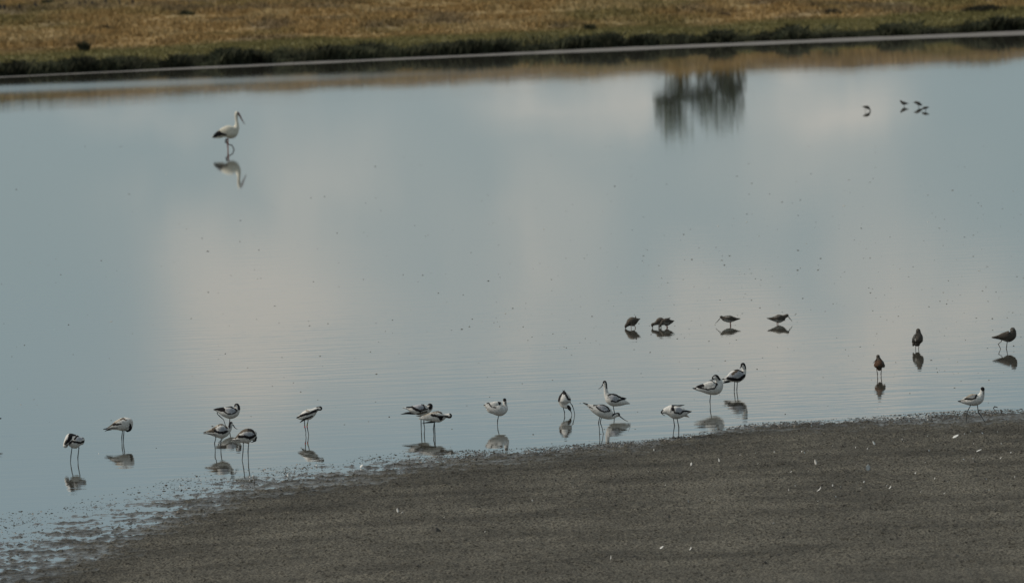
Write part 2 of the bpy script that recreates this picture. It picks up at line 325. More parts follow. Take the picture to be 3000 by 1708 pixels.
def mesh_poly(name, V, Fc, M, parent=None, smooth=True, cols=None):
    me = bpy.data.meshes.new(name); me.from_pydata(V, [], [tuple(dict.fromkeys(f)) for f in Fc]); me.materials.append(M)
    if cols is not None:
        at = me.color_attributes.new('tint', 'FLOAT_COLOR', 'POINT'); C4 = np.ones((len(V), 4), np.float32); C4[:, :3] = cols; at.data.foreach_set('color', C4.ravel())
    for p in me.polygons: p.use_smooth = smooth
    o = bpy.data.objects.new(name, me); COL.objects.link(o)
    if parent: o.parent = parent
    return o
def tree(px, trunks, blobs, label, Yt=500.):
    x = (px - 1500) / F * Yt + .035 * 0; root = bpy.data.objects.new('tree', None); COL.objects.link(root)
    gz = 1.2; root.location = (x, Yt, gz); tag(root, label, 'tree', 'trees standing behind the far bank')
    V = []; Fc = []
    for (x0, x1, h, r) in trunks:
        v, f = tube([(x0, 0, -.3), (x0 + (x1 - x0) * .4, .1, h * .4), (x1, 0, h)], [r, r * .75, r * .3]); k = len(V); V += v; Fc += [tuple(i + k for i in q) for q in f]
        for j in range(6):
            hz = h * random.uniform(.45, .9); bx = x0 + (x1 - x0) * hz / h; dx_ = random.uniform(-1.3, 1.3); dy_ = random.uniform(-1, 1)
            v, f = tube([(bx, 0, hz), (bx + dx_ * .5, dy_ * .5, hz + .5), (bx + dx_, dy_, hz + 1.0)], [r * .35, r * .2, r * .08], 5); k = len(V); V += v; Fc += [tuple(i + k for i in q) for q in f]
    mesh_poly('trunk', V, Fc, M_bark, root)
    P = []; Cc = []
    for (bx, bz, rx, rz, cnt) in blobs:
        q = rng.normal(0, 1, (cnt, 3)); q /= np.linalg.norm(q, axis=1)[:, None]; q *= (rng.random(cnt) ** .45)[:, None]
        q += fbm(q[:, 0] * 3, q[:, 2] * 3, 2, int(bx * 10) + 50)[:, None] * .35
        c = q * np.array([rx, rx * .9, rz]) + np.array([bx, 0, bz])
        s = rng.uniform(.07, .16, (cnt, 1)); a = rng.normal(0, 1, (cnt, 3)); a /= np.linalg.norm(a, axis=1)[:, None]; b2 = np.cross(a, rng.normal(0, 1, (cnt, 3))); b2 /= np.linalg.norm(b2, axis=1)[:, None]
        P.append(np.stack([c - a * s, c + b2 * s * .5, c + a * s, c - b2 * s * .5], 1)); Cc.append(np.array([.10, .125, .08]) * rng.uniform(.6, 1.4, (cnt, 1)))
    P = np.concatenate(P); Cc = np.concatenate(Cc); Q = np.arange(len(P) * 4).reshape(-1, 4)
    mesh_np('crown', P.reshape(-1, 3), Q, M_veg, np.repeat(Cc, 4, 0), root)
tree(1996, [(.35, .45, 3.6, .13), (-.2, -.6, 3.5, .04), (.7, .9, 3.5, .04)], [(-.55, 3.75, .75, .5, 900), (.55, 3.5, .75, .45, 1100), (-.3, 4.6, 1.0, .8, 700), (.1, 5.4, 1.1, .9, 260), (.3, 2.7, .9, .8, 260)], 'leafy tree behind the bank, the left one mirrored in the lagoon')
tree(2128, [(-.9, -1.2, 3.0, .04), (-.5, -.9, 3.2, .05), (0, .1, 3.0, .05), (.4, .5, 3.2, .05), (.8, .9, 3.2, .04), (1.2, 1.3, 3.0, .04)], [(-.95, 3.4, .95, .45, 1300), (.65, 3.2, .95, .4, 1500), (.7, 2.4, .95, .8, 700), (-.6, 2.4, .9, .8, 380), (-.8, 4.2, 1.2, .8, 520), (.7, 4.0, .9, .7, 420), (0, 5.0, 1.5, .9, 300)], 'leafy tree behind the bank, the right one mirrored in the lagoon')
# ------------------------------------------------------------------ debris
OCT = np.array([(1, 0, 0), (-1, 0, 0), (0, 1, 0), (0, -1, 0), (0, 0, 1), (0, 0, -1)], float)
OCF = np.array([(0, 2, 4), (2, 1, 4), (1, 3, 4), (3, 0, 4), (2, 0, 5), (1, 2, 5), (3, 1, 5), (0, 3, 5)])
def lumps(name, P, s, flat, cols, M):
    k = len(P); V = OCT[None] * rng.uniform(.5, 1.5, (k, 6, 1)) * s[:, None, None] * np.array([1.25, 1, flat]) + P[:, None]
    Fc = (OCF[None] + (np.arange(k) * 6)[:, None, None]).reshape(-1, 3)
    return mesh_np(name, V.reshape(-1, 3), Fc, M, np.repeat(cols, 6, 0))
def ground_np(px, py):
    d = np.array(FW)[None] + np.array(RT)[None] * ((px - 1500) / F)[:, None] + np.array(UP)[None] * ((854 - py) / F)[:, None]
    t = -CAMH / d[:, 2]; return d[:, 0] * t, d[:, 1] * t
k = 36000; X = rng.uniform(-6.5, 7, k); Yw = np.interp(X, wl[:, 0], wl[:, 1]); Ys = np.interp(X, sln[:, 0], sln[:, 1])
t = rng.beta(1.3, 1.3, k) * 1.3 - .16; Y = Yw - t * np.maximum(Yw - Ys, 1.0)
cl = (vnoise(X * 1.5, Y * .5, 101) + vnoise(X * 4, Y * 1.5, 102) * .8) > rng.uniform(-.45, .6, len(X)); X, Y = X[cl], Y[cl]
s = rng.lognormal(np.log(.0043), .40, len(X)); c = np.tile([.05, .043, .036], (len(X), 1)) * rng.uniform(.5, 1.5, (len(X), 1)); c[rng.random(len(X)) < .06] = (.4, .33, .27)
o = lumps('mud_clods', np.stack([X, Y, np.maximum(Hmud(X, Y), 0) + s * .1], 1), s, .45, c, M_clod); tag(o, 'dark mud clods strewn along the near water edge', 'mud clods', kind='stuff')
k = 9000; X = rng.uniform(-6, 7, k); Y = rng.uniform(61, 83, k); Ys = np.interp(X, sln[:, 0], sln[:, 1]); kk = (Y < Ys + .3) & (vnoise(X * .8, Y * .3, 111) > -.3); X, Y = X[kk], Y[kk]
s = rng.lognormal(np.log(.0055), .5, len(X)); c = np.tile([.045, .04, .033], (len(X), 1)) * rng.uniform(.5, 2.2, (len(X), 1))
o = lumps('mud_lumps', np.stack([X, Y, Hmud(X, Y)], 1), s, .7, c, M_clod); tag(o, 'small dark lumps scattered over the mud flat', 'mud lumps', kind='stuff')
k = 1500; px = rng.uniform(-100, 3100, k); py = np.clip(rng.normal(900, 260, k), 430, 1500); keep = (rng.random(k) < np.interp(px, [0, 1200, 2000, 3000], [.25, .4, .9, .9])); px, py = px[keep], py[keep]
X, Y = ground_np(px, py); ok = Y > np.interp(X, wl[:, 0], wl[:, 1]) + .2; X, Y = X[ok], Y[ok]
s = np.minimum(rng.lognormal(np.log(.0045), .4, len(X)), .009) * np.clip(Y / 90, 1, 1.7); c = np.tile([.12, .11, .09], (len(X), 1)) * rng.uniform(.4, 1.8, (len(X), 1)); c[rng.random(len(X)) < .12] = (.6, .57, .5)
o = lumps('floating_specks', np.stack([X, Y, s * .15], 1), s, .6, c, M_clod); tag(o, 'tiny specks floating on the calm lagoon', 'floating specks', kind='stuff')
# white feathers lying on the mud
def feather_mesh(i):
    V = []; Fc = []; nn = 7; cv = (.2, .9, .5, 1.3)[i % 4]; wd = (.22, .3, .38, .26)[i % 4]
    for j in range(nn + 1):
        u = j / nn; a = u * cv; x = math.sin(a) / max(cv, .1) if cv else u; z = (1 - math.cos(a)) / max(cv, .1)
        w = wd * math.sin(math.pi * min(1, .06 + u * .94)) ** .7 * (1 - .35 * u) + .012
        jag = 1 + .18 * math.sin(j * 2.7 + i)
        V += [(x, -w * jag, z + w * .25), (x, 0, z), (x, w, z + w * .2), (x, 0, z - .03)]
    for j in range(nn):
        a = j * 4
        Fc += [(a, a + 1, a + 5, a + 4), (a + 1, a + 2, a + 6, a + 5), (a + 2, a + 3, a + 7, a + 6), (a + 3, a, a + 4, a + 7)]
    Fc += [(0, 3, 2, 1), (nn * 4, nn * 4 + 1, nn * 4 + 2, nn * 4 + 3)]
    me = bpy.data.meshes.new('feather'); me.from_pydata(V, [], Fc); me.materials.append(M_feather)
    for p in me.polygons: p.use_smooth = True
    return me
FM = [feather_mesh(i) for i in range(4)]
def feather(px, py, size, kind, label, tilt=.6, group='white feathers scattered over the mud flat', rz=None):
    o = bpy.data.objects.new('feather', FM[kind]); COL.objects.link(o)
    if py < 1205: p = ground(px, py)
    else: p = hit(px, py, Hmud, 60, 90)
    p.z = max(p.z, 0) + .003
    o.location = p; o.scale = (size * 1.2, size * 1.35, size * 1.2); o.rotation_euler = (random.uniform(-.5, .5), -tilt, random.uniform(0, 6.28) if rz is None else rz)
    tag(o, label, 'feather', group); return o
big = [(1166, 1502, .035, 1, 'upright white feather on open mud, left one of a close pair', 1.2, 1.4), (1177, 1506, .034, 0, 'white feather lying on open mud, right one of a close pair', .5, -1.2),
       (2391, 1362, .045, 1, 'tall white curled feather standing on the right mud flat', 1.35, 1.2), (2543, 1380, .05, 2, 'largest white cupped feather on the right mud flat', 1.3, 1.5),
       (2393, 1440, .05, 3, 'arched white feather below the tall curled one', .2, .2), (2792, 1284, .055, 2, 'broad white feather behind a row of small ones under the walking wader', .25, .3),
       (2563, 1304, .04, 0, 'ragged white feather with a spiky outline on the right mud', .8, 2.2), (2107, 1354, .03, 1, 'small upright feather left of the middle of the right mud flat', 1.2, .9),
       (2861, 1324, .045, 0, 'long thin white feather lying flat near the right edge', .3, .1), (2024, 1365, .03, 1, 'small pointed feather on the mud below the fluffed avocet', 1.0, .4),
       (1056, 1371, .035, 2, 'white feather tilted in the wet debris line', .6, .7), (845, 1398, .04, 2, 'pale downy feather in the debris line below the ringed avocet', .7, 1.7),
       (2604, 1432, .03, 3, 'thin white feather paired with a small dark stalk on lower right mud', .3, .2), (1934, 1608, .03, 2, 'pale feather alone on the lower middle mud', .4, .4), (1788, 1640, .03, 1, 'small bright feather on the bottom middle mud', .9, .5), (2020, 1612, .028, 3, 'small curved feather right of the pale one on lower mud', .4, .5)]
for (px, py, sz, kd, lb, tl, rz) in big: feather(px, py, sz, kd, lb, tl, rz=rz)
small = [(1916, 1322), (1900, 1384), (1997, 1387), (1948, 1423), (2103, 1436), (2096, 1467), (2017, 1472), (2168, 1336), (2212, 1330), (2268, 1328), (2218, 1362), (2348, 1326), (2358, 1329), (2370, 1323), (2438, 1308), (2507, 1313), (2541, 1318), (2509, 1362), (2370, 1383), (2350, 1384), (2317, 1385), (2311, 1438), (2330, 1426), (2463, 1429), (2440, 1426), (2450, 1457), (2396, 1470), (2522, 1434), (2530, 1414), (2480, 1407), (2155, 1512), (2264, 1537), (2718, 1279), (2767, 1281), (2644, 1291), (2648, 1296), (2611, 1293), (2825, 1275), (2845, 1266), (2880, 1272), (2923, 1270), (2852, 1303), (2935, 1303), (2722, 1323), (2852, 1346), (2892, 1347), (2960, 1328), (2826, 1348), (2930, 1345), (2712, 1358), (2820, 1385), (2682, 1388), (2682, 1390), (2738, 1405), (2774, 1414), (2890, 1408), (2973, 1400), (2696, 1443), (2764, 1448), (2898, 1438), (2598, 1427), (1430, 1503), (1300, 1518), (1560, 1470), (1680, 1430), (1420, 1560), (2912, 1493), (290, 1352), (540, 1437), (470, 1379)]
small += [(int(a), int(b_)) for a, b_ in zip(rng.uniform(500, 2950, 34), rng.uniform(0, 1, 34) * 20)]
tiny = []
for i, (px, py) in enumerate(small):
    if py < 30: py = np.interp(px, [q[0] for q in WL], [q[1] for q in WL]) + 4 + py
    tiny.append((px, float(py)))
zones = [('in the left debris line', lambda x, y: y < 1460 and x < 1400), ('in the middle debris line', lambda x, y: x < 2050 and y < np.interp(x, [q[0] for q in WL], [q[1] for q in WL]) + 26), ('in the right debris line', lambda x, y: y < np.interp(x, [q[0] for q in WL], [q[1] for q in WL]) + 26),
         ('below the striding bird', lambda x, y: x > 2660 and y < 1370), ('on the upper right mud', lambda x, y: x > 2200 and y < 1370), ('on the upper middle mud', lambda x, y: y < 1400 and x <= 2200),
         ('on the right mud, middle height', lambda x, y: x > 2560), ('near the arched feather', lambda x, y: x > 2250), ('on the open central mud', lambda x, y: True)]
nth = ['first', 'second', 'third', 'fourth', 'fifth', 'sixth', 'seventh', 'eighth', 'ninth', 'tenth', 'eleventh', 'twelfth', 'thirteenth', 'fourteenth', 'fifteenth', 'sixteenth', 'seventeenth', 'eighteenth', 'nineteenth', 'twentieth'] + ['far right'] * 60
cnt = {}
for i, (px, py) in enumerate(sorted(tiny)):
    zn = next(z for z, fn in zones if fn(px, py)); cnt[zn] = cnt.get(zn, 0) + 1
    feather(px, py, random.uniform(.010, .020), i % 4, 'tiny white feather %s, %s from left' % (zn, nth[cnt[zn] - 1]), random.uniform(.3, 1.3), 'tiny white feathers on the mud flat')
# ------------------------------------------------------------------ birds
K = (.018, .016, .017); Wh = (.66, .63, .585); Br = (.115, .09, .068); Gr = (.40, .40, .42); Bu = (.38, .33, .27); Dk = (.078, .066, .054); Dg = (.19, .175, .155); Ru = (.10, .055, .034); Lg = (.36, .35, .32)
cr_, sr_ = math.cos(ROLL), math.sin(ROLL)
def cr_interp(P, n_):
    P = np.asarray(P, float); k = len(P); seg = np.linalg.norm(np.diff(P[:, :2], axis=0), axis=1); u = np.concatenate([[0], np.cumsum(np.sqrt(seg + 1e-6))])
    Q = np.vstack([2 * P[0] - P[1], P, 2 * P[-1] - P[-2]]); out = []; idx = []
    for s in np.linspace(0, k - 1 - 1e-6, n_):
        i = int(s); t = s - i; a, b_, c, d = Q[i], Q[i + 1], Q[i + 2], Q[i + 3]
        out.append(.5 * ((2 * b_) + (-a + c) * t + (2 * a - 5 * b_ + 4 * c - d) * t * t + (-a + 3 * b_ - 3 * c + d) * t ** 3)); idx.append(s)
    return np.array(out), np.array(idx)
def inpoly(x, y, poly):
    r = np.zeros(x.shape, bool); n_ = len(poly); j = n_ - 1
    for i in range(n_):
        xi, yi = poly[i]; xj, yj = poly[j]
        c = ((yi > y) != (yj > y)) & (x < (xj - xi) * (y - yi) / ((yj - yi) or 1e-9) + xi); r ^= c; j = i
    return r
def dline(x, y, pts):
    d = np.full(x.shape, 1e9)
    for (ax, ay), (bx, by) in zip(pts[:-1], pts[1:]):
        vx, vy = bx - ax, by - ay; t = np.clip(((x - ax) * vx + (y - ay) * vy) / (vx * vx + vy * vy + 1e-9), 0, 1)
        d = np.minimum(d, np.hypot(x - ax - t * vx, y - ay - t * vy))
    return d
class Bird:
    def __init__(s, name, label, cat, group, Z, base, basecol, surf='water'):
        s.Z = Z; bx, by = Z[0] + base[0] / Z[2], Z[1] + base[1] / Z[2]; s.b = (bx, by); s.col = basecol
        p = ground(bx, by) if surf == 'water' else hit(bx, by, Hmud, 60, 95)
        if surf != 'water': p.z = max(p.z, -.004)
        s.sc = F / (p - Vector((0, 0, CAMH))).dot(FW) * Z[2]       # zoomed px per metre
        s.base = base
        s.root = bpy.data.objects.new(name, None); COL.objects.link(s.root); s.root.location = p; tag(s.root, label, cat, group)
        s.pat = []
    def loc(s, x, y):
        dx, dy = x - s.base[0], y - s.base[1]
        return (dx * cr_ - dy * sr_) / s.sc, (-dx * sr_ - dy * cr_) / s.sc
    def S(s, col, pts, w, lo=-9, hi=99, w2=None): s.pat.append(('s', col, pts, w * (.64 if col == K else .5), lo, hi)); return s
    def P(s, col, pts, lo=-9, hi=99): s.pat.append(('p', col, pts, 0, lo, hi)); return s
    def loft(s, name, ctl, N=60, seg=26, flat=.85, yo=None, caps=(1, 1), bodycol=None, wing=False):
        C = [list(c) + [0] * (4 - len(c)) for c in ctl]          # x,y,r,depth offset (zoomed px)
        R, idx = cr_interp(C, N); R[:, 2] = np.maximum(R[:, 2], 1.0)
        if yo is not None: R[:, 3] += yo(R)
        T = np.gradient(R[:, :2], axis=0); T /= np.linalg.norm(T, axis=1)[:, None] + 1e-9
        rings = []; ids = []
        def ring(c, t, r, d, i, rd=None):
            nx, ny = -t[1], t[0]; ph = np.linspace(0, 2 * np.pi, seg, endpoint=False)
            rings.append(np.stack([c[0] + nx * np.cos(ph) * r, c[1] + ny * np.cos(ph) * r, d + np.sin(ph) * r * flat], 1)); ids.append(np.full(seg, i))
        nc = 5
        if caps[0]:
            for a in np.linspace(88, 15, nc): a = math.radians(a); ring(R[0, :2] - T[0] * R[0, 2] * math.sin(a), T[0], R[0, 2] * math.cos(a), R[0, 3], 0)
        for i in range(N): ring(R[i, :2], T[i], R[i, 2], R[i, 3], idx[i])
        if caps[1]:
            for a in np.linspace(15, 88, nc): a = math.radians(a); ring(R[-1, :2] + T[-1] * R[-1, 2] * math.sin(a), T[-1], R[-1, 2] * math.cos(a), R[-1, 3], idx[-1])
        A = np.concatenate(rings); I = np.concatenate(ids); n_ = len(rings)
        if name == 'body': s.spine = R; s.flat = flat
        jx = A[:, 0] + fbm(A[:, 0] * .03, A[:, 1] * .03 + A[:, 2] * .02, 2, 5) * s.Z[2] * 1.0
        jy = A[:, 1] + fbm(A[:, 0] * .03 + 9, A[:, 1] * .03 + A[:, 2] * .02, 2, 6) * s.Z[2] * 1.0
        cols = np.tile(np.array(bodycol or s.col), (len(A), 1)).astype(float)
        for kd, col, pts, w, lo, hi in s.pat:
            mk = (dline(jx, jy, pts) < w) if kd == 's' else inpoly(jx, jy, pts)
            if name == 'body': mk &= (I >= lo) & (I <= hi)
            elif lo > -9 and hi >= 99: mk &= False
            cols[mk] = col
        dx = A[:, 0] - s.base[0]; dy = A[:, 1] - s.base[1]
        lump = 1.0
        V = np.stack([(dx * cr_ - dy * sr_) / s.sc, A[:, 2] / s.sc, (-dx * sr_ - dy * cr_) / s.sc], 1)
        i = np.arange(n_ * seg).reshape(n_, seg); j = np.roll(i, -1, 1)
        Fq = np.stack([i[:-1].ravel(), i[1:].ravel(), j[1:].ravel(), j[:-1].ravel()], 1)
        V = np.vstack([V, V[i[0]].mean(0), V[i[-1]].mean(0)]); cols = np.vstack([cols, cols[i[0]].mean(0), cols[i[-1]].mean(0)])
        c0, c1 = len(V) - 2, len(V) - 1
        faces = [tuple(q) for q in Fq.tolist()] + [(c0, int(i[0][k]), int(j[0][k])) for k in range(seg)] + [(c1, int(j[-1][k]), int(i[-1][k])) for k in range(seg)]
        return mesh_poly(name, [tuple(v) for v in V.tolist()], faces, M_plume, s.root, True, cols)
    def body(s, ctl, flat=.85, N=110): s.loft('body', ctl, N, 52, flat); return s
    def wing(s, ctl, side=(-1, 1), thick=.38):
        for sd in side:
            def yo(R, sd=sd):
                d = np.hypot(R[:, None, 0] - s.spine[None, :, 0], R[:, None, 1] - s.spine[None, :, 1])
                dn = d / np.maximum(s.spine[None, :, 2], 1); k = dn.argmin(1)
                return sd * s.spine[k, 2] * s.flat * np.sqrt(np.clip(1 - dn[np.arange(len(k)), k] ** 2 * .8, .2, 1)) * .80 + s.spine[k, 3]
            s.loft('wing', ctl, 60, 30, thick, yo)
        return s
    def tail(s, ctl, name='tail', flat=.5, col=None): s.loft(name, ctl, 16, 10, flat, bodycol=col); return s
    def tubep(s, name, pts, rad, M, sg=6, dep=0.0):
        P = []; 
        for q in pts:
            x, z = s.loc(q[0], q[1]); P.append((x, (q[2] if len(q) > 2 else 0) / s.sc + dep, z))
        V, Fc = tube(P, rad, sg); return mesh_poly(name, V, Fc, M, s.root)
    def bill(s, pts, r0=.006, r1=.0018, M=None):
        R = np.linspace(r0, r1, len(pts)); s.tubep('bill', pts, list(R), M or M_bill); return s
    def eye(s, x, y, d, r=.004):
        cx, cz = s.loc(x, y); V = []; Fc = []
        for a in range(5):
            th = math.pi * a / 4
            for k in range(6): V.append((cx + r * math.sin(th) * math.cos(k), d / s.sc + r * math.cos(th) * .6, cz + r * math.sin(th) * math.sin(k * 1.047)))
        for a in range(4):
            for k in range(6): Fc.append((a * 6 + k, a * 6 + (k + 1) % 6, (a + 1) * 6 + (k + 1) % 6, (a + 1) * 6 + k))
        mesh_poly('eye', V, Fc, M_eye, s.root); return s
    def legs(s, legs, r=.0034, M=None, feet=False, sink=.03, spread=.018):
        for i, pts in enumerate(legs):
            dep = (-spread, spread)[i % 2] if len(legs) > 1 else 0
            pts = [tuple(p) for p in pts]
            if not feet and pts[-1][1] > s.base[1]:                 # wading: stop at the waterline, then go on down into the water
                cut = []
                for k, q in enumerate(pts):
                    if q[1] < s.base[1] or not cut: cut.append(q)
                    else:
                        pq = pts[k - 1]; u = (s.base[1] - pq[1]) / max(q[1] - pq[1], 1); cut.append((pq[0] + (q[0] - pq[0]) * u, s.base[1])); break
                pts = cut
            up = (pts[0][0], pts[0][1] - 25 * s.sc / 1600); P = [up] + pts
            end = pts[-1]; lw = s.loc(*end)
            rad = [r * 2.0, r * 1.15] + [r * 1.0] * (len(pts) - 1)
            if len(pts) >= 3: rad[2] = r * 1.5
            low = abs(lw[1]) < .03
            if low and not feet: P.append((end[0], end[1] + (sink + lw[1]) * s.sc)); rad.append(r * .9)
            s.tubep('leg', P, rad, M or M_leg, 6, dep)
            if feet and low:
                for a in (-.6, 0, .6):
                    x, z = s.loc(*end); L_ = .032
                    V, Fc = tube([(x, dep, z + .004), (x + L_ * .5 * math.cos(a), dep + L_ * .5 * math.sin(a), z + .004), (x + L_ * math.cos(a), dep + L_ * math.sin(a), z + .001)], [.0028, .0022, .0012], 5)
                    mesh_poly('toe', V, Fc, M or M_leg, s.root)
        return s
GA = 'pied avocets wading along the near water edge'
ZA = (160, 1180, 5.2); ZB = (560, 1160, 5.6); ZC = (840, 1170, 7.28); ZD = (1150, 1160, 7.665); ZE = (1390, 1150, 8.09); ZF = (1610, 1090, 6.33); ZG = (1910, 1050, 5.6)
def avocet(label, Z, base, surf='water'): return Bird('avocet', label, 'bird', GA, Z, base, Wh, surf)
# 1
a = avocet('black and white avocet preening with neck folded down, leftmost of the whole birds', ZA, (330, 900))
a.P(K, [(215, 480), (245, 440), (300, 433), (335, 460), (325, 505), (285, 500), (262, 550), (215, 600), (170, 635), (150, 630), (165, 600), (205, 540)])
a.S(K, [(310, 545), (345, 505), (390, 498), (435, 530)], 22, -9, 3.2).S(K, [(220, 618), (275, 575), (340, 595), (400, 602), (446, 585)], 26, -9, 3.0).S(Gr, [(355, 545), (410, 545)], 44, -9, 3)
a.S(Br, [(185, 560), (150, 620)], 16)
a.body([(405, 590, 50), (350, 588, 96), (300, 585, 105), (262, 545, 85), (228, 530, 62, -25), (192, 580, 44, -40), (168, 645, 38, -40)])
a.wing([(420, 565, 40), (340, 580, 52), (235, 620, 12)]).bill([(172, 655, -60), (215, 625, -85), (268, 610, -95)])
a.legs([[(265, 690), (250, 800), (243, 900), (258, 1000), (275, 1112)], [(368, 700), (352, 830), (355, 900), (360, 990), (382, 1112)]])
# 2
a = avocet('brownish backed avocet preening its breast with head bent straight down, at the left', ZA, (1052, 606))
a.S(Br, [(890, 325), (950, 275), (1050, 235), (1095, 255)], 26, -9, 4).S(Br, [(800, 375), (880, 325)], 30, -9, 3).S(Bu, [(930, 285), (990, 262)], 34).S(K, [(900, 330), (940, 325), (1010, 318)], 24, -9, 4.4).S(K, [(820, 395), (880, 378), (960, 374)], 9)
a.S(K, [(1150, 335), (1158, 385), (1135, 430), (1095, 435)], 34, 5.5, 99).S(K, [(745, 402), (800, 392)], 14)
a.body([(800, 392, 10), (880, 368, 42), (960, 340, 78), (1040, 325, 102), (1100, 295, 82), (1148, 285, 46), (1160, 335, 34), (1142, 395, 32), (1112, 418, 26)])
a.wing([(1080, 300, 50), (1000, 318, 58), (900, 350, 38), (810, 388, 14), (745, 401, 4)]).tail([(860, 400, 14), (810, 412, 10), (768, 428, 4)], col=K)
a.bill([(1090, 425), (1050, 405), (1015, 396)]).legs([[(1035, 435), (1024, 520), (1030, 680), (1045, 772)], [(1056, 435), (1048, 520), (1046, 680), (1062, 772)]])
# 3
a = avocet('avocet at the back of the left trio, head turned back, one leg trailing', ZB, (640, 525))
a.P(K, [(520, 165), (560, 143), (640, 148), (700, 172), (755, 215), (765, 255), (735, 250), (700, 205), (640, 185), (545, 182)], -9, 4.6).P(K, [(355, 222), (430, 188), (530, 176), (565, 215), (550, 258), (490, 252), (430, 238)]).S(K, [(540, 250), (600, 283), (665, 293), (740, 258)], 16, -9, 5).P(Gr, [(565, 215), (640, 190), (718, 215), (738, 243), (670, 280), (600, 268)], -9, 4.6)
a.S(K, [(705, 160), (722, 130), (755, 122), (785, 150), (795, 205)], 34, 4.6, 99)
a.body([(372, 222, 5), (450, 240, 32), (540, 262, 75), (640, 270, 104), (715, 255, 88), (757, 215, 50), (758, 180, 44), (748, 160, 42)])
a.wing([(735, 235, 38), (650, 235, 54), (540, 222, 40), (440, 215, 20), (362, 221, 4)]).bill([(775, 200, -20), (770, 225, -50), (740, 245, -80)])
a.legs([[(430, 290), (470, 328), (533, 384), (556, 455), (590, 570), (612, 670)], [(634, 375), (628, 440), (636, 600), (645, 670)]])
# 4
a = avocet('brown backed avocet with raised head and bill pointing right, front left of the trio', ZB, (462, 882))
a.P(Br, [(235, 580), (330, 505), (450, 438), (560, 465), (605, 520), (590, 545), (540, 480), (470, 475), (400, 520), (440, 590), (330, 600)], -9, 4.6).S(Bu, [(350, 500), (430, 480)], 30).S(Bu, [(260, 570), (330, 540)], 22).P(Gr, [(440, 530), (520, 500), (592, 535), (570, 572), (470, 572)], -9, 4.6).S(K, [(390, 565), (450, 590), (530, 597), (590, 575)], 30, -9, 4.8).S(K, [(230, 618), (420, 628)], 9).S(K, [(195, 590), (235, 588)], 16)
a.S(K, [(640, 425), (628, 470), (626, 515)], 34, 5, 99).S(K, [(620, 430), (650, 410), (690, 432)], 28, 5, 99)
a.body([(215, 605, 8), (300, 595, 40), (400, 585, 88), (490, 575, 122), (565, 565, 98), (618, 540, 50), (642, 500, 34), (652, 450, 33)])
a.wing([(590, 540, 42), (500, 545, 72), (400, 560, 55), (300, 580, 26), (200, 600, 5)]).tail([(260, 610, 10), (205, 618, 3)], col=K).bill([(686, 468), (712, 512), (735, 532), (762, 541)]).eye(665, 445, -34)
a.legs([[(405, 690), (385, 770), (398, 900), (392, 1010), (414, 1075)], [(492, 700), (484, 800), (490, 970), (508, 1075)]])
# 5
a = avocet('round brown backed avocet with head tucked down, front right of the trio', ZB, (912, 1047))
a.P(Br, [(690, 700), (760, 598), (850, 538), (980, 522), (1055, 590), (1055, 640), (1010, 590), (900, 575), (800, 620), (735, 700)], -9, 5).P(Gr, [(850, 610), (920, 580), (1020, 600), (1040, 640), (960, 660), (870, 640)], -9, 5).S(K, [(940, 545), (1010, 560), (1048, 620)], 20, -9, 4.6).S(K, [(790, 665), (880, 655), (960, 682), (1050, 648)], 38, -9, 5).S(K, [(640, 722), (800, 722)], 10)
a.S(K, [(1010, 748), (1048, 728), (1068, 680)], 22)
a.body([(668, 735, 6), (740, 715, 42), (820, 685, 88), (900, 660, 122), (975, 660, 122), (1028, 685, 64), (1040, 712, 38)])
a.wing([(1030, 620, 48), (940, 625, 74), (840, 660, 60), (750, 705, 24), (650, 722, 4)]).bill([(1035, 740, -30), (1000, 752, -60), (975, 745, -80)])
a.legs([[(858, 785), (852, 910), (838, 1050), (866, 1200), (875, 1308)], [(942, 785), (932, 910), (938, 1060), (940, 1200), (950, 1308)]])
# 6
a = avocet('slim avocet with coloured leg rings, turning its head back to preen', ZC, (435, 757))
a.S(K, [(648, 245), (580, 250), (500, 285), (380, 318), (300, 345)], 40, -9, 5.2).S(K, [(335, 222), (440, 188)], 30, -9, 4).S(K, [(545, 350), (450, 388), (360, 420)], 26).S(K, [(205, 388), (320, 330)], 18).S(Br, [(230, 395), (330, 350)], 8).S(Bu, [(420, 230), (480, 260)], 40, -9, 4)
a.S(K, [(612, 160), (680, 138), (745, 165), (750, 215), (700, 240), (650, 215)], 34, 5.6, 99)
a.body([(212, 388, 8), (290, 385, 48), (380, 350, 95), (470, 315, 112), (550, 275, 88), (615, 225, 52), (665, 195, 44), (712, 190, 48)])
a.wing([(600, 255, 40), (500, 285, 60), (390, 320, 52), (290, 355, 32), (210, 390, 8)]).tail([(450, 395, 18), (360, 435, 20), (280, 492, 5)], col=K, flat=.9).bill([(680, 215, -45), (640, 212, -70), (590, 218, -85)], .007)
a.legs([[(380, 470), (385, 560), (410, 700), (400, 900), (398, 1055)], [(455, 455), (432, 570), (468, 760), (440, 920), (470, 1055)]])
for (x, y, x2, y2, M, dp) in ((383, 570, 388, 602, M_red, -.018), (440, 515, 434, 565, M_yel, .018), (432, 575, 436, 600, M_red, .018)): a.tubep('leg_ring', [(x, y), (x2, y2)], [.0062, .0062], M, 8, dp)
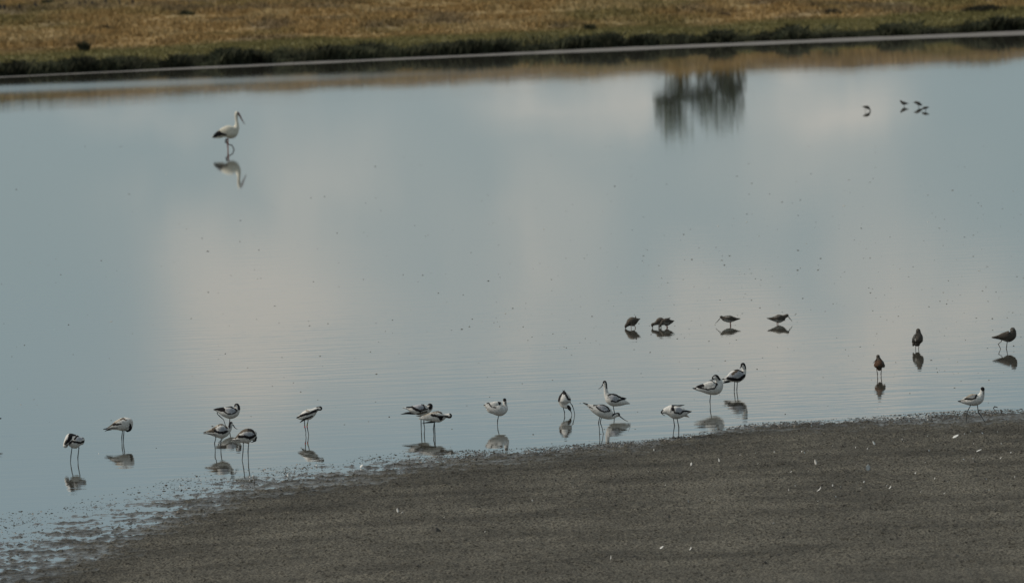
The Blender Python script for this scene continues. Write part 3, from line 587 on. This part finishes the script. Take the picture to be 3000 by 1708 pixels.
# 7
a = avocet('avocet with bill laid in its wing, rear one of the overlapping middle pair', ZD, (695, 740))
a.P(Gr, [(450, 200), (560, 180), (660, 185), (720, 260), (640, 300), (520, 275)], -9, 4.6).S(K, [(325, 238), (430, 235), (510, 290), (620, 330), (735, 285)], 44, -9, 5).S(K, [(650, 180), (700, 195), (725, 262)], 24, -9, 4.8).S(Br, [(560, 400), (800, 340)], 40, -9, 4.4)
a.P(K, [(765, 220), (800, 165), (860, 148), (905, 200), (895, 275), (835, 310), (762, 295), (768, 262), (800, 252), (840, 215), (815, 205)], 5, 99)
a.body([(225, 262, 7), (330, 275, 28), (450, 300, 85), (600, 305, 122), (730, 305, 118), (815, 275, 80, -15), (845, 235, 64, -45), (842, 222, 62, -45)])
a.wing([(720, 240, 48), (620, 260, 70), (500, 280, 58), (400, 265, 30), (320, 245, 10)]).tail([(545, 404, 10), (440, 388, 26), (330, 384, 24), (185, 410, 4)], 'wing_tip', 1.2, K).bill([(790, 280, -110), (705, 300, -130), (625, 316, -135)], .008)
a.legs([[(638, 430), (642, 630), (650, 880), (650, 1040)], [(705, 430), (703, 620), (722, 740), (710, 880), (736, 1040)]])
# 8
a = avocet('brown tinged avocet stretched out horizontally with bill laid back along its side', ZD, (955, 865))
a.S(Br, [(545, 440), (700, 425), (850, 350), (1000, 342), (1100, 375)], 34, -9, 5.2).S(Bu, [(700, 440), (850, 385), (1000, 380)], 26, -9, 5).S(K, [(880, 418), (1000, 445), (1110, 470)], 44, -9, 5.4).S(K, [(1080, 500), (1085, 505)], 64, -9, 5.3).S(Bu, [(700, 500), (800, 470)], 14)
a.S(K, [(1215, 485), (1285, 495), (1335, 440), (1300, 395)], 44, 6, 99).S(Dk, [(1250, 470), (1290, 470)], 40, 6, 99)
a.body([(585, 518, 7), (680, 500, 38), (800, 478, 82), (930, 462, 115), (1050, 462, 128), (1125, 460, 88), (1195, 445, 46), (1262, 443, 56), (1280, 443, 57)])
a.wing([(1070, 430, 52), (950, 430, 66), (800, 445, 46), (680, 470, 26), (600, 490, 8)]).tail([(700, 448, 12), (600, 448, 13), (525, 438, 4)], 'wing_tip', 1, Br).tail([(1000, 572, 10), (900, 582, 20), (790, 592, 16), (665, 606, 4)], 'wing_tip', 1.2, K).bill([(1235, 450, -50), (1120, 443, -110), (1000, 436, -120)], .009)
a.legs([[(935, 600), (916, 740), (930, 900), (933, 1020), (953, 1140)], [(942, 600), (952, 850), (948, 1020), (960, 1140)]])
# 9
a = avocet('plump white avocet on one leg facing the viewer, with a black cap and tucked wing', ZE, (560, 775))
a.P(K, [(540, 196), (612, 196), (630, 250), (605, 302), (572, 278)], -9, 4.8).S(K, [(275, 235), (345, 250), (372, 305), (430, 340), (505, 345)], 22, -9, 4.5).S(K, [(212, 292), (262, 302)], 12).S(Gr, [(300, 425), (380, 480)], 10)
a.P(K, [(668, 165), (690, 120), (742, 120), (762, 165), (752, 202), (720, 216), (680, 202)], 5, 99)
a.body([(225, 300, 14), (300, 320, 62), (400, 350, 115), (520, 378, 155), (630, 392, 160), (700, 370, 105), (722, 300, 58), (718, 225, 46), (714, 172, 42)])
a.wing([(600, 270, 50), (500, 285, 75), (390, 285, 55), (300, 270, 30), (240, 285, 10)]).tail([(420, 440, 60), (350, 430, 42), (300, 400, 20)], 'tail', 1).bill([(735, 190, -45), (738, 230, -70), (737, 275, -85)], .007).eye(742, 165, -35)
a.legs([[(572, 548), (548, 660), (545, 800), (555, 900), (585, 1040)]])
# 10
a = avocet('avocet facing the viewer with bill dipped into the water, black V on its back', ZF, (340, 787))
a.S(K, [(252, 350), (218, 400), (190, 460), (172, 530)], 30, -9, 4).S(K, [(272, 350), (315, 440), (345, 490), (388, 505)], 30, -9, 4).S(K, [(262, 345), (266, 395)], 30, -9, 4)
a.P(K, [(315, 620), (360, 600), (412, 640), (402, 695), (388, 725), (350, 695)], 5.3, 99)
a.body([(265, 345, 8), (268, 390, 52), (272, 455, 104), (276, 530, 120), (282, 595, 88), (308, 630, 46, -50), (345, 640, 34, -70), (370, 672, 32, -80), (378, 690, 22, -80)], 1.15)
a.tail([(262, 380, 14), (250, 345, 5), (246, 325, 2)], 'tail', .8, K).tail([(266, 380, 14), (278, 345, 5), (284, 325, 2)], 'wing_tip', .8, K)
a.bill([(384, 705, -80), (405, 745, -80), (414, 800, -80)]).legs([[(250, 650), (278, 740), (276, 795)], [(385, 570), (424, 622), (450, 700), (470, 795)]])
# 11
a = avocet('tall avocet with neck stretched upright looking left, bill upturned', ZF, (1200, 790))
a.S(K, [(1080, 428), (1150, 402), (1250, 430), (1320, 470), (1420, 492)], 24, -9, 5).P(Gr, [(1100, 440), (1180, 420), (1280, 470), (1290, 520), (1200, 530), (1120, 490)], -9, 5).S(K, [(1150, 530), (1230, 548), (1300, 515), (1400, 492)], 26, -9, 5).S(K, [(1180, 382), (1270, 390)], 16, -9, 5)
a.S(K, [(985, 195), (1000, 170), (1030, 160), (1062, 200), (1068, 290)], 32, 6, 99)
a.body([(1488, 582, 6), (1400, 560, 44), (1300, 548, 82), (1200, 518, 118), (1120, 480, 104), (1068, 425, 60), (1045, 360, 40), (1038, 290, 34), (1030, 225, 37), (1022, 192, 37)])
a.wing([(1110, 460, 50), (1200, 480, 66), (1300, 490, 45), (1380, 490, 22), (1425, 488, 5)]).tail([(1360, 585, 30), (1410, 580, 20), (1490, 588, 5)]).bill([(995, 215), (968, 262), (940, 290), (905, 312)]).eye(1005, 205, -30)
a.legs([[(1183, 645), (1204, 760), (1200, 850), (1195, 940)]])
# 12
a = avocet('avocet leaning forward to the right, sweeping its bill, tail raised to the left', ZF, (955, 1195), 'mud')
a.S(K, [(615, 605), (700, 632)], 20).S(K, [(815, 660), (900, 636), (1000, 642), (1080, 690), (1115, 755)], 18, -9, 5.4).S(K, [(870, 680), (930, 738), (1000, 770), (1115, 758)], 24, -9, 5.4).S(K, [(745, 685), (800, 710)], 14).P(Gr, [(870, 655), (980, 650), (1075, 700), (1090, 742), (1000, 752), (930, 720)], -9, 5.4)
a.S(K, [(1165, 835), (1225, 790), (1290, 800), (1305, 850)], 34, 5.6, 99)
a.body([(622, 607, 5), (720, 655, 28), (830, 715, 76), (930, 748, 112), (1040, 790, 120), (1120, 835, 90), (1180, 855, 52), (1235, 835, 40), (1270, 828, 40)])
a.wing([(1080, 730, 42), (990, 705, 62), (890, 690, 42), (780, 665, 18), (640, 615, 4)]).bill([(1300, 855), (1350, 895), (1400, 930), (1455, 955)]).eye(1280, 825, -34)
a.legs([[(935, 865), (908, 980), (925, 1080), (928, 1195)], [(965, 870), (942, 980), (978, 1080), (1000, 1195)]], feet=True)
v, f = tube([Vector((0, 0, .045)), Vector((.012, 0, .02)), Vector((.026, 0, -.01))], [.0016, .002, .0012], 5)
o = mesh_poly('plant_stem', [tuple(q) for q in v], f, M_bill); o.location = ground(1610 + 1455 / 6.33, 1090 + 1020 / 6.33); tag(o, 'thin dark stem poking from the water at the sweeping bill tip', 'stem')
# 13
a = avocet('fluffed avocet on the shoreline with head tucked down to the left, ruffled feathers', ZG, (392, 1322), 'mud')
a.P(K, [(312, 800), (355, 785), (372, 862), (318, 862)], -9, 4).S(K, [(280, 775), (400, 772), (480, 772)], 20, -9, 4).S(K, [(370, 880), (465, 905), (520, 862), (655, 872)], 22, -9, 4).P(Gr, [(385, 815), (450, 800), (510, 850), (470, 885), (390, 870)], -9, 4).S(K, [(215, 785), (260, 775)], 14)
a.S(K, [(172, 850), (148, 880), (155, 912)], 24)
a.body([(650, 872, 5), (580, 885, 32), (500, 888, 82), (400, 882, 116), (310, 862, 98), (240, 862, 64), (190, 875, 38), (170, 885, 28)])
a.wing([(330, 850, 50), (420, 850, 58), (520, 868, 32), (640, 874, 6)]).tail([(380, 790, 16), (450, 778, 14), (530, 766, 4)], 'ruffled_feather', 1, K).tail([(520, 925, 26), (570, 945, 18), (610, 965, 4)], 'ruffled_feather', 1, Bu).bill([(160, 905, -10), (185, 925, -30), (215, 938, -50)], .005)
a.legs([[(352, 990), (370, 1105), (352, 1220), (342, 1322)], [(415, 1000), (441, 1130), (440, 1322)]], feet=True)
# 14
a = avocet('white breasted avocet on one leg preening its back, left one of a pair', ZG, (960, 778))
a.S(K, [(920, 350), (1000, 362), (1068, 415)], 26, -9, 4.6).S(K, [(740, 445), (830, 440)], 44, -9, 4).S(K, [(760, 472), (850, 492), (920, 502), (1020, 482), (1062, 425)], 20, -9, 5).S(K, [(662, 488), (720, 490)], 18).S(K, [(740, 550), (820, 555)], 8)
a.S(K, [(985, 335), (982, 290), (1030, 258), (1078, 285), (1108, 335)], 34, 5, 99)
a.body([(668, 488, 5), (750, 498, 32), (850, 488, 76), (950, 485, 108), (1045, 470, 120), (1095, 410, 78), (1082, 345, 42, -12), (1048, 303, 42, -40), (1015, 318, 36, -55)])
a.wing([(1045, 435, 42), (960, 440, 62), (860, 455, 44), (770, 462, 24), (690, 485, 6)]).bill([(1010, 335, -80), (965, 350, -95), (925, 362, -100)], .006)
a.legs([[(962, 600), (951, 700), (964, 850), (975, 960)]])
# 15
a = avocet('grey backed avocet looking down over its shoulder, right of a pair and furthest back', ZG, (1380, 543))
a.P(Gr, [(1200, 340), (1290, 230), (1380, 190), (1500, 240), (1500, 300), (1380, 310), (1280, 330)], -9, 4.6).S(Br, [(1320, 250), (1400, 190)], 40, -9, 4).S(K, [(1300, 192), (1400, 172), (1490, 222)], 22, -9, 4.8).S(K, [(1250, 325), (1350, 342), (1440, 340), (1512, 280)], 42, -9, 5).S(K, [(1160, 402), (1260, 378)], 26).S(K, [(1142, 345), (1180, 330)], 12)
a.S(K, [(1455, 140), (1462, 92), (1505, 82), (1540, 130), (1542, 160)], 30, 5.4, 99)
a.body([(1180, 372, 12), (1250, 340, 52), (1330, 300, 92), (1410, 283, 108), (1470, 265, 78), (1512, 205, 36), (1508, 145, 36), (1492, 108, 40)])
a.wing([(1485, 255, 42), (1400, 255, 70), (1300, 295, 52), (1220, 325, 22), (1145, 345, 4)]).tail([(1280, 370, 20), (1220, 388, 16), (1162, 404, 4)], 'tail', 1).bill([(1465, 120, -20), (1450, 145, -40), (1438, 170, -60)], .007)
a.legs([[(1355, 390), (1350, 520), (1350, 600), (1362, 690)], [(1402, 390), (1393, 520), (1400, 600), (1415, 690)]])
# 16
ZH = (2770, 930, 4.413)
a = avocet('pale avocet striding on the mud near the right edge, legs apart', ZH, (390, 1360), 'mud')
a.S(Bu, [(275, 1035), (330, 1000), (385, 985)], 26, -9, 5).S(Gr, [(320, 1025), (375, 1010)], 18).S(K, [(255, 1052), (320, 1056), (380, 1042), (402, 992)], 18, -9, 5).S(K, [(152, 1088), (188, 1080)], 16).S(Bu, [(200, 1070), (250, 1075)], 12)
a.P(K, [(448, 900), (478, 890), (508, 905), (506, 950), (482, 958), (452, 935)], 5.6, 99)
a.body([(162, 1084, 5), (230, 1088, 26), (300, 1085, 52), (370, 1070, 74), (430, 1048, 68), (463, 1008, 42), (474, 965, 29), (478, 925, 27)])
a.wing([(395, 1020, 24), (340, 1025, 34), (270, 1050, 22), (200, 1075, 8)]).bill([(490, 940, -15), (495, 970, -30), (493, 1000, -40)], .006)
a.legs([[(318, 1145), (280, 1215), (268, 1290), (265, 1355)], [(413, 1130), (425, 1225), (470, 1290), (513, 1355)]], feet=True)
# 17 almost outside the frame at the left
ZI = (-75, 1180, 5.2)
a = avocet('avocet almost wholly outside the left edge, only its wing tips in view', ZI, (150, 515))
a.S(K, [(300, 232), (420, 245)], 30).S(K, [(180, 150), (280, 180)], 24).S(K, [(60, 90), (100, 90)], 50, 5, 99)
a.body([(400, 240, 6), (320, 230, 40), (230, 210, 85), (150, 210, 100), (90, 190, 60), (60, 130, 34), (50, 95, 34)])
a.wing([(110, 200, 45), (200, 200, 60), (300, 222, 30), (411, 237, 4)]).bill([(25, 100), (-10, 125), (-50, 130)])
a.legs([[(150, 300), (145, 400), (150, 520)], [(180, 300), (185, 400), (178, 520)]])
# ------------------------------------------------------------------ dark waders
ZR = (1800, 900, 11.627); GW = 'dark waders feeding in the shallows'
def wader(label, Z, base, col=Dk): return Bird('wader', label, 'bird', GW, Z, base, col)
a = wader('dark wader with raised tail and head down, leftmost of the feeding row', ZR, (640, 715))
a.S(Dg, [(580, 590), (680, 590)], 70).S(Br, [(470, 480), (560, 360)], 36)
a.body([(870, 392, 8), (790, 425, 60), (700, 460, 125), (610, 490, 158), (530, 520, 135), (450, 585, 75), (400, 632, 55), (380, 680, 34)])
a.wing([(560, 480, 90), (680, 470, 90), (800, 425, 40), (880, 390, 8)]).tail([(700, 400, 50), (722, 350, 24), (722, 290, 5)], 'tail', .8).bill([(385, 690), (385, 735)], .006)
a.legs([[(570, 640), (572, 725)], [(685, 640), (715, 680), (718, 725)]], M=M_legr)
a = wader('dark wader stooping left with its head at the water, partly behind another', ZR, (1550, 697))
a.S(Br, [(1420, 470), (1500, 380)], 40).S(Dg, [(1480, 540), (1560, 540)], 40)
a.body([(1780, 430, 10), (1700, 450, 60), (1620, 465, 115), (1530, 480, 118), (1440, 535, 75), (1360, 570, 50), (1300, 590, 52), (1290, 640, 34)])
a.wing([(1500, 470, 70), (1620, 450, 70), (1760, 430, 20)]).bill([(1300, 665), (1300, 730)], .006).legs([[(1508, 590), (1495, 715)], [(1598, 590), (1600, 715)]], M=M_legd)
a = wader('dark wader with raised wing tips and grey flanks, right one of the overlapping pair', ZR, (1790, 694))
a.S(Dg, [(1700, 560), (1830, 560)], 90).S(Br, [(1640, 420), (1700, 400)], 34)
a.body([(2035, 465, 8), (1940, 490, 60), (1840, 500, 115), (1750, 505, 128), (1670, 520, 105), (1600, 570, 55, -40), (1560, 615, 42, -60), (1545, 665, 28, -60)])
a.wing([(1680, 470, 70), (1800, 460, 80), (1920, 470, 40), (2040, 462, 8)]).tail([(1790, 410, 40), (1850, 385, 24), (1910, 350, 5)], 'wing_tip', .8).bill([(1545, 680, -60), (1540, 745, -60)], .006)
a.legs([[(1755, 610), (1785, 680), (1785, 745)], [(1800, 610), (1815, 690), (1800, 745)]], M=M_legr)
ZQ = (2060, 900, 8.527)
a = wader('pale bellied wader facing left with a long straight bill, third group of the feeding row', ZQ, (680, 452))
a.P(Lg, [(485, 325), (540, 300), (650, 322), (780, 340), (850, 340), (720, 400), (600, 400), (510, 370)]).S(Dg, [(560, 240), (640, 235)], 40).S(Lg, [(425, 275), (470, 300)], 18)
a.body([(915, 292, 8), (850, 295, 26), (770, 296, 56), (680, 294, 86), (600, 290, 84), (530, 285, 66), (480, 265, 44), (452, 248, 38)])
a.wing([(600, 275, 40), (700, 275, 48), (800, 290, 26), (930, 282, 5)]).bill([(420, 285), (365, 345), (312, 402)], .006, .002).legs([[(672, 380), (680, 450), (678, 510)], [(684, 380), (690, 450), (686, 510)]], M=M_legr, spread=.008)
a = wader('dark backed wader facing right with a long bill angled down, rightmost of the feeding row', ZQ, (1860, 426))
a.P(Lg, [(1680, 320), (1780, 325), (1900, 325), (2000, 320), (1940, 395), (1850, 405), (1740, 370)]).S(Dg, [(1780, 250), (1900, 220)], 30)
a.body([(1590, 275, 6), (1680, 288, 30), (1780, 292, 66), (1880, 288, 104), (1975, 270, 84), (2045, 232, 48), (2095, 208, 42)])
a.wing([(1980, 255, 42), (1880, 260, 56), (1760, 280, 34), (1600, 275, 6)]).bill([(2130, 240), (2180, 300), (2225, 354)], .006, .002).legs([[(1868, 385), (1872, 443)], [(1848, 385), (1840, 443)]], M=M_legr)
ZS = (2530, 930, 5.6)
a = wader('rusty brown wader facing the viewer on two long legs, bill pointing left', ZS, (260, 967), Ru)
a.P(Dk, [(200, 600), (280, 600), (280, 690), (240, 700), (205, 690)]).S(Dk, [(325, 730), (345, 800), (300, 850)], 60).S(Dk, [(255, 800), (290, 850)], 50)
a.body([(258, 838, 36), (256, 800, 82), (254, 755, 84), (246, 705, 58), (240, 662, 33), (236, 638, 30)], 1.2)
a.wing([(300, 740, 26), (330, 790, 24), (335, 815, 12)], side=(1,)).bill([(215, 680, -30), (180, 715, -60), (148, 745, -80)], .005, .002).legs([[(215, 855), (228, 935), (222, 1080)], [(293, 855), (287, 935), (300, 1080)]], M=M_legd)
a = wader('dark wader resting hunched on one leg, above and right of the rusty one', ZS, (900, 523))
a.S(Lg, [(840, 350), (845, 380)], 14).S(Dg, [(840, 280), (810, 380)], 30)
a.body([(880, 425, 50), (888, 375, 84), (900, 315, 74), (900, 255, 44), (895, 215, 36)], 1.3)
a.wing([(850, 300, 34), (825, 360, 36), (800, 400, 12)], side=(-1,)).tail([(840, 410, 44), (820, 445, 26), (812, 462, 12)], 'tail', 1).bill([(870, 225, -40), (855, 250, -70), (850, 280, -90)], .005)
a.legs([[(908, 445), (899, 523)], [(850, 450), (855, 485)]], M=M_legd)
a = wader('dark long legged wader stepping with head drawn in at the right edge', ZH, (790, 403))
a.S(Dg, [(845, 165), (880, 150)], 14).S(Dg, [(740, 300), (800, 300)], 26)
a.body([(605, 258, 9), (680, 255, 26), (745, 248, 52), (810, 246, 72), (858, 228, 60), (875, 190, 40), (868, 162, 34)])
a.wing([(840, 230, 36), (770, 235, 42), (690, 248, 22), (612, 256, 6)]).bill([(850, 175, -34), (820, 195, -60), (790, 210, -66)], .006)
a.legs([[(722, 310), (680, 342), (712, 405), (690, 486)], [(800, 312), (788, 400), (805, 486)]], M=M_legd)
ZT = (2500, 270, 9.838); GS = 'small waders far out on the lagoon'
def small_b(label, base): return Bird('small_wader', label, 'bird', GS, ZT, base, Dk)
a = small_b('tiny far wader standing apart on the left of the distant four', (380, 555))
a.S(Lg, [(310, 450), (360, 470)], 24).body([(505, 556, 7), (465, 500, 24), (415, 448, 44), (355, 435, 38), (300, 428, 24)]).wing([(390, 440, 24), (450, 490, 14), (500, 545, 4)]).bill([(280, 430), (238, 420)], .006).legs([[(335, 460), (330, 565)], [(370, 470), (372, 565)]], M=M_legd)
a = small_b('tiny far wader with head up facing left, in the middle of the distant birds', (1465, 418))
a.body([(1590, 330, 7), (1520, 333, 26), (1450, 325, 50), (1395, 295, 34), (1368, 262, 24)]).wing([(1430, 320, 26), (1500, 328, 18), (1580, 330, 5)]).bill([(1352, 256), (1322, 250)], .006).legs([[(1455, 360), (1458, 425)], [(1475, 360), (1478, 425)]], M=M_legd)
a = small_b('tiny far wader holding its head level to the left, beside the lowest one', (1880, 442))
a.body([(1985, 382, 8), (1935, 365, 34), (1875, 335, 48), (1815, 305, 36), (1765, 305, 22)]).wing([(1850, 320, 26), (1920, 350, 20), (1980, 380, 5)]).bill([(1748, 308), (1712, 312)], .006).legs([[(1870, 390), (1874, 478)], [(1895, 390), (1896, 478)]], M=M_legd)
a = small_b('tiny far wader crouching low, rightmost of the distant four', (2085, 545))
a.body([(2180, 435, 7), (2125, 450, 26), (2070, 462, 40), (2015, 475, 28), (1985, 500, 18)]).wing([(2050, 455, 24), (2120, 448, 14), (2175, 435, 4)]).bill([(1975, 512), (1960, 540)], .005).legs([[(2078, 490), (2080, 545)], [(2095, 490), (2096, 545)]], M=M_legd)
# ------------------------------------------------------------------ stork
a = Bird('stork', 'white stork with black flight feathers wading alone on the far side, one leg lifted', 'bird', None, (580, 300, 5.2), (455, 728), (.72, .66, .54))
a.P(K, [(212, 545), (250, 480), (320, 425), (350, 450), (400, 478), (450, 492), (435, 512), (380, 506), (300, 518), (250, 545)]).S(Dg, [(612, 150), (618, 205)], 26, 7.5, 99)
a.body([(300, 510, 22), (340, 495, 40), (400, 468, 70), (460, 455, 95), (525, 450, 96), (580, 400, 52), (594, 335, 28), (588, 270, 21), (584, 205, 25), (592, 170, 30)])
a.wing([(535, 420, 48), (450, 425, 66), (350, 460, 48), (270, 500, 26), (222, 535, 8)]).bill([(612, 165), (640, 210), (675, 275), (712, 335)], .030, .006, M_billr).eye(606, 168, -26, .01)
a.tail([(360, 520, 24), (300, 530, 20), (240, 540, 6)]).legs([[(457, 560), (452, 640), (460, 760), (470, 872)]], r=.013, M=M_legr, sink=.05)
a.tubep('leg', [(435, 560), (418, 610), (470, 642), (520, 660), (545, 715)], [.03, .02, .013, .013, .012], M_legd, 6, .05)
a.tubep('foot', [(545, 712), (552, 740), (528, 795)], [.016, .018, .008], M_legd, 6, .05)
# small dark curled feather near right shore
v, f = tube([(0, 0, 0), (-.012, 0, .02), (0, 0, .035), (.02, 0, .03), (.035, 0, .022)], [.002, .005, .007, .005, .002], 6)
o = mesh_poly('curled_feather', v, f, M_bill); o.location = ground(2914, 1201); tag(o, 'small black curled feather at the water edge right of the striding avocet', 'feather')
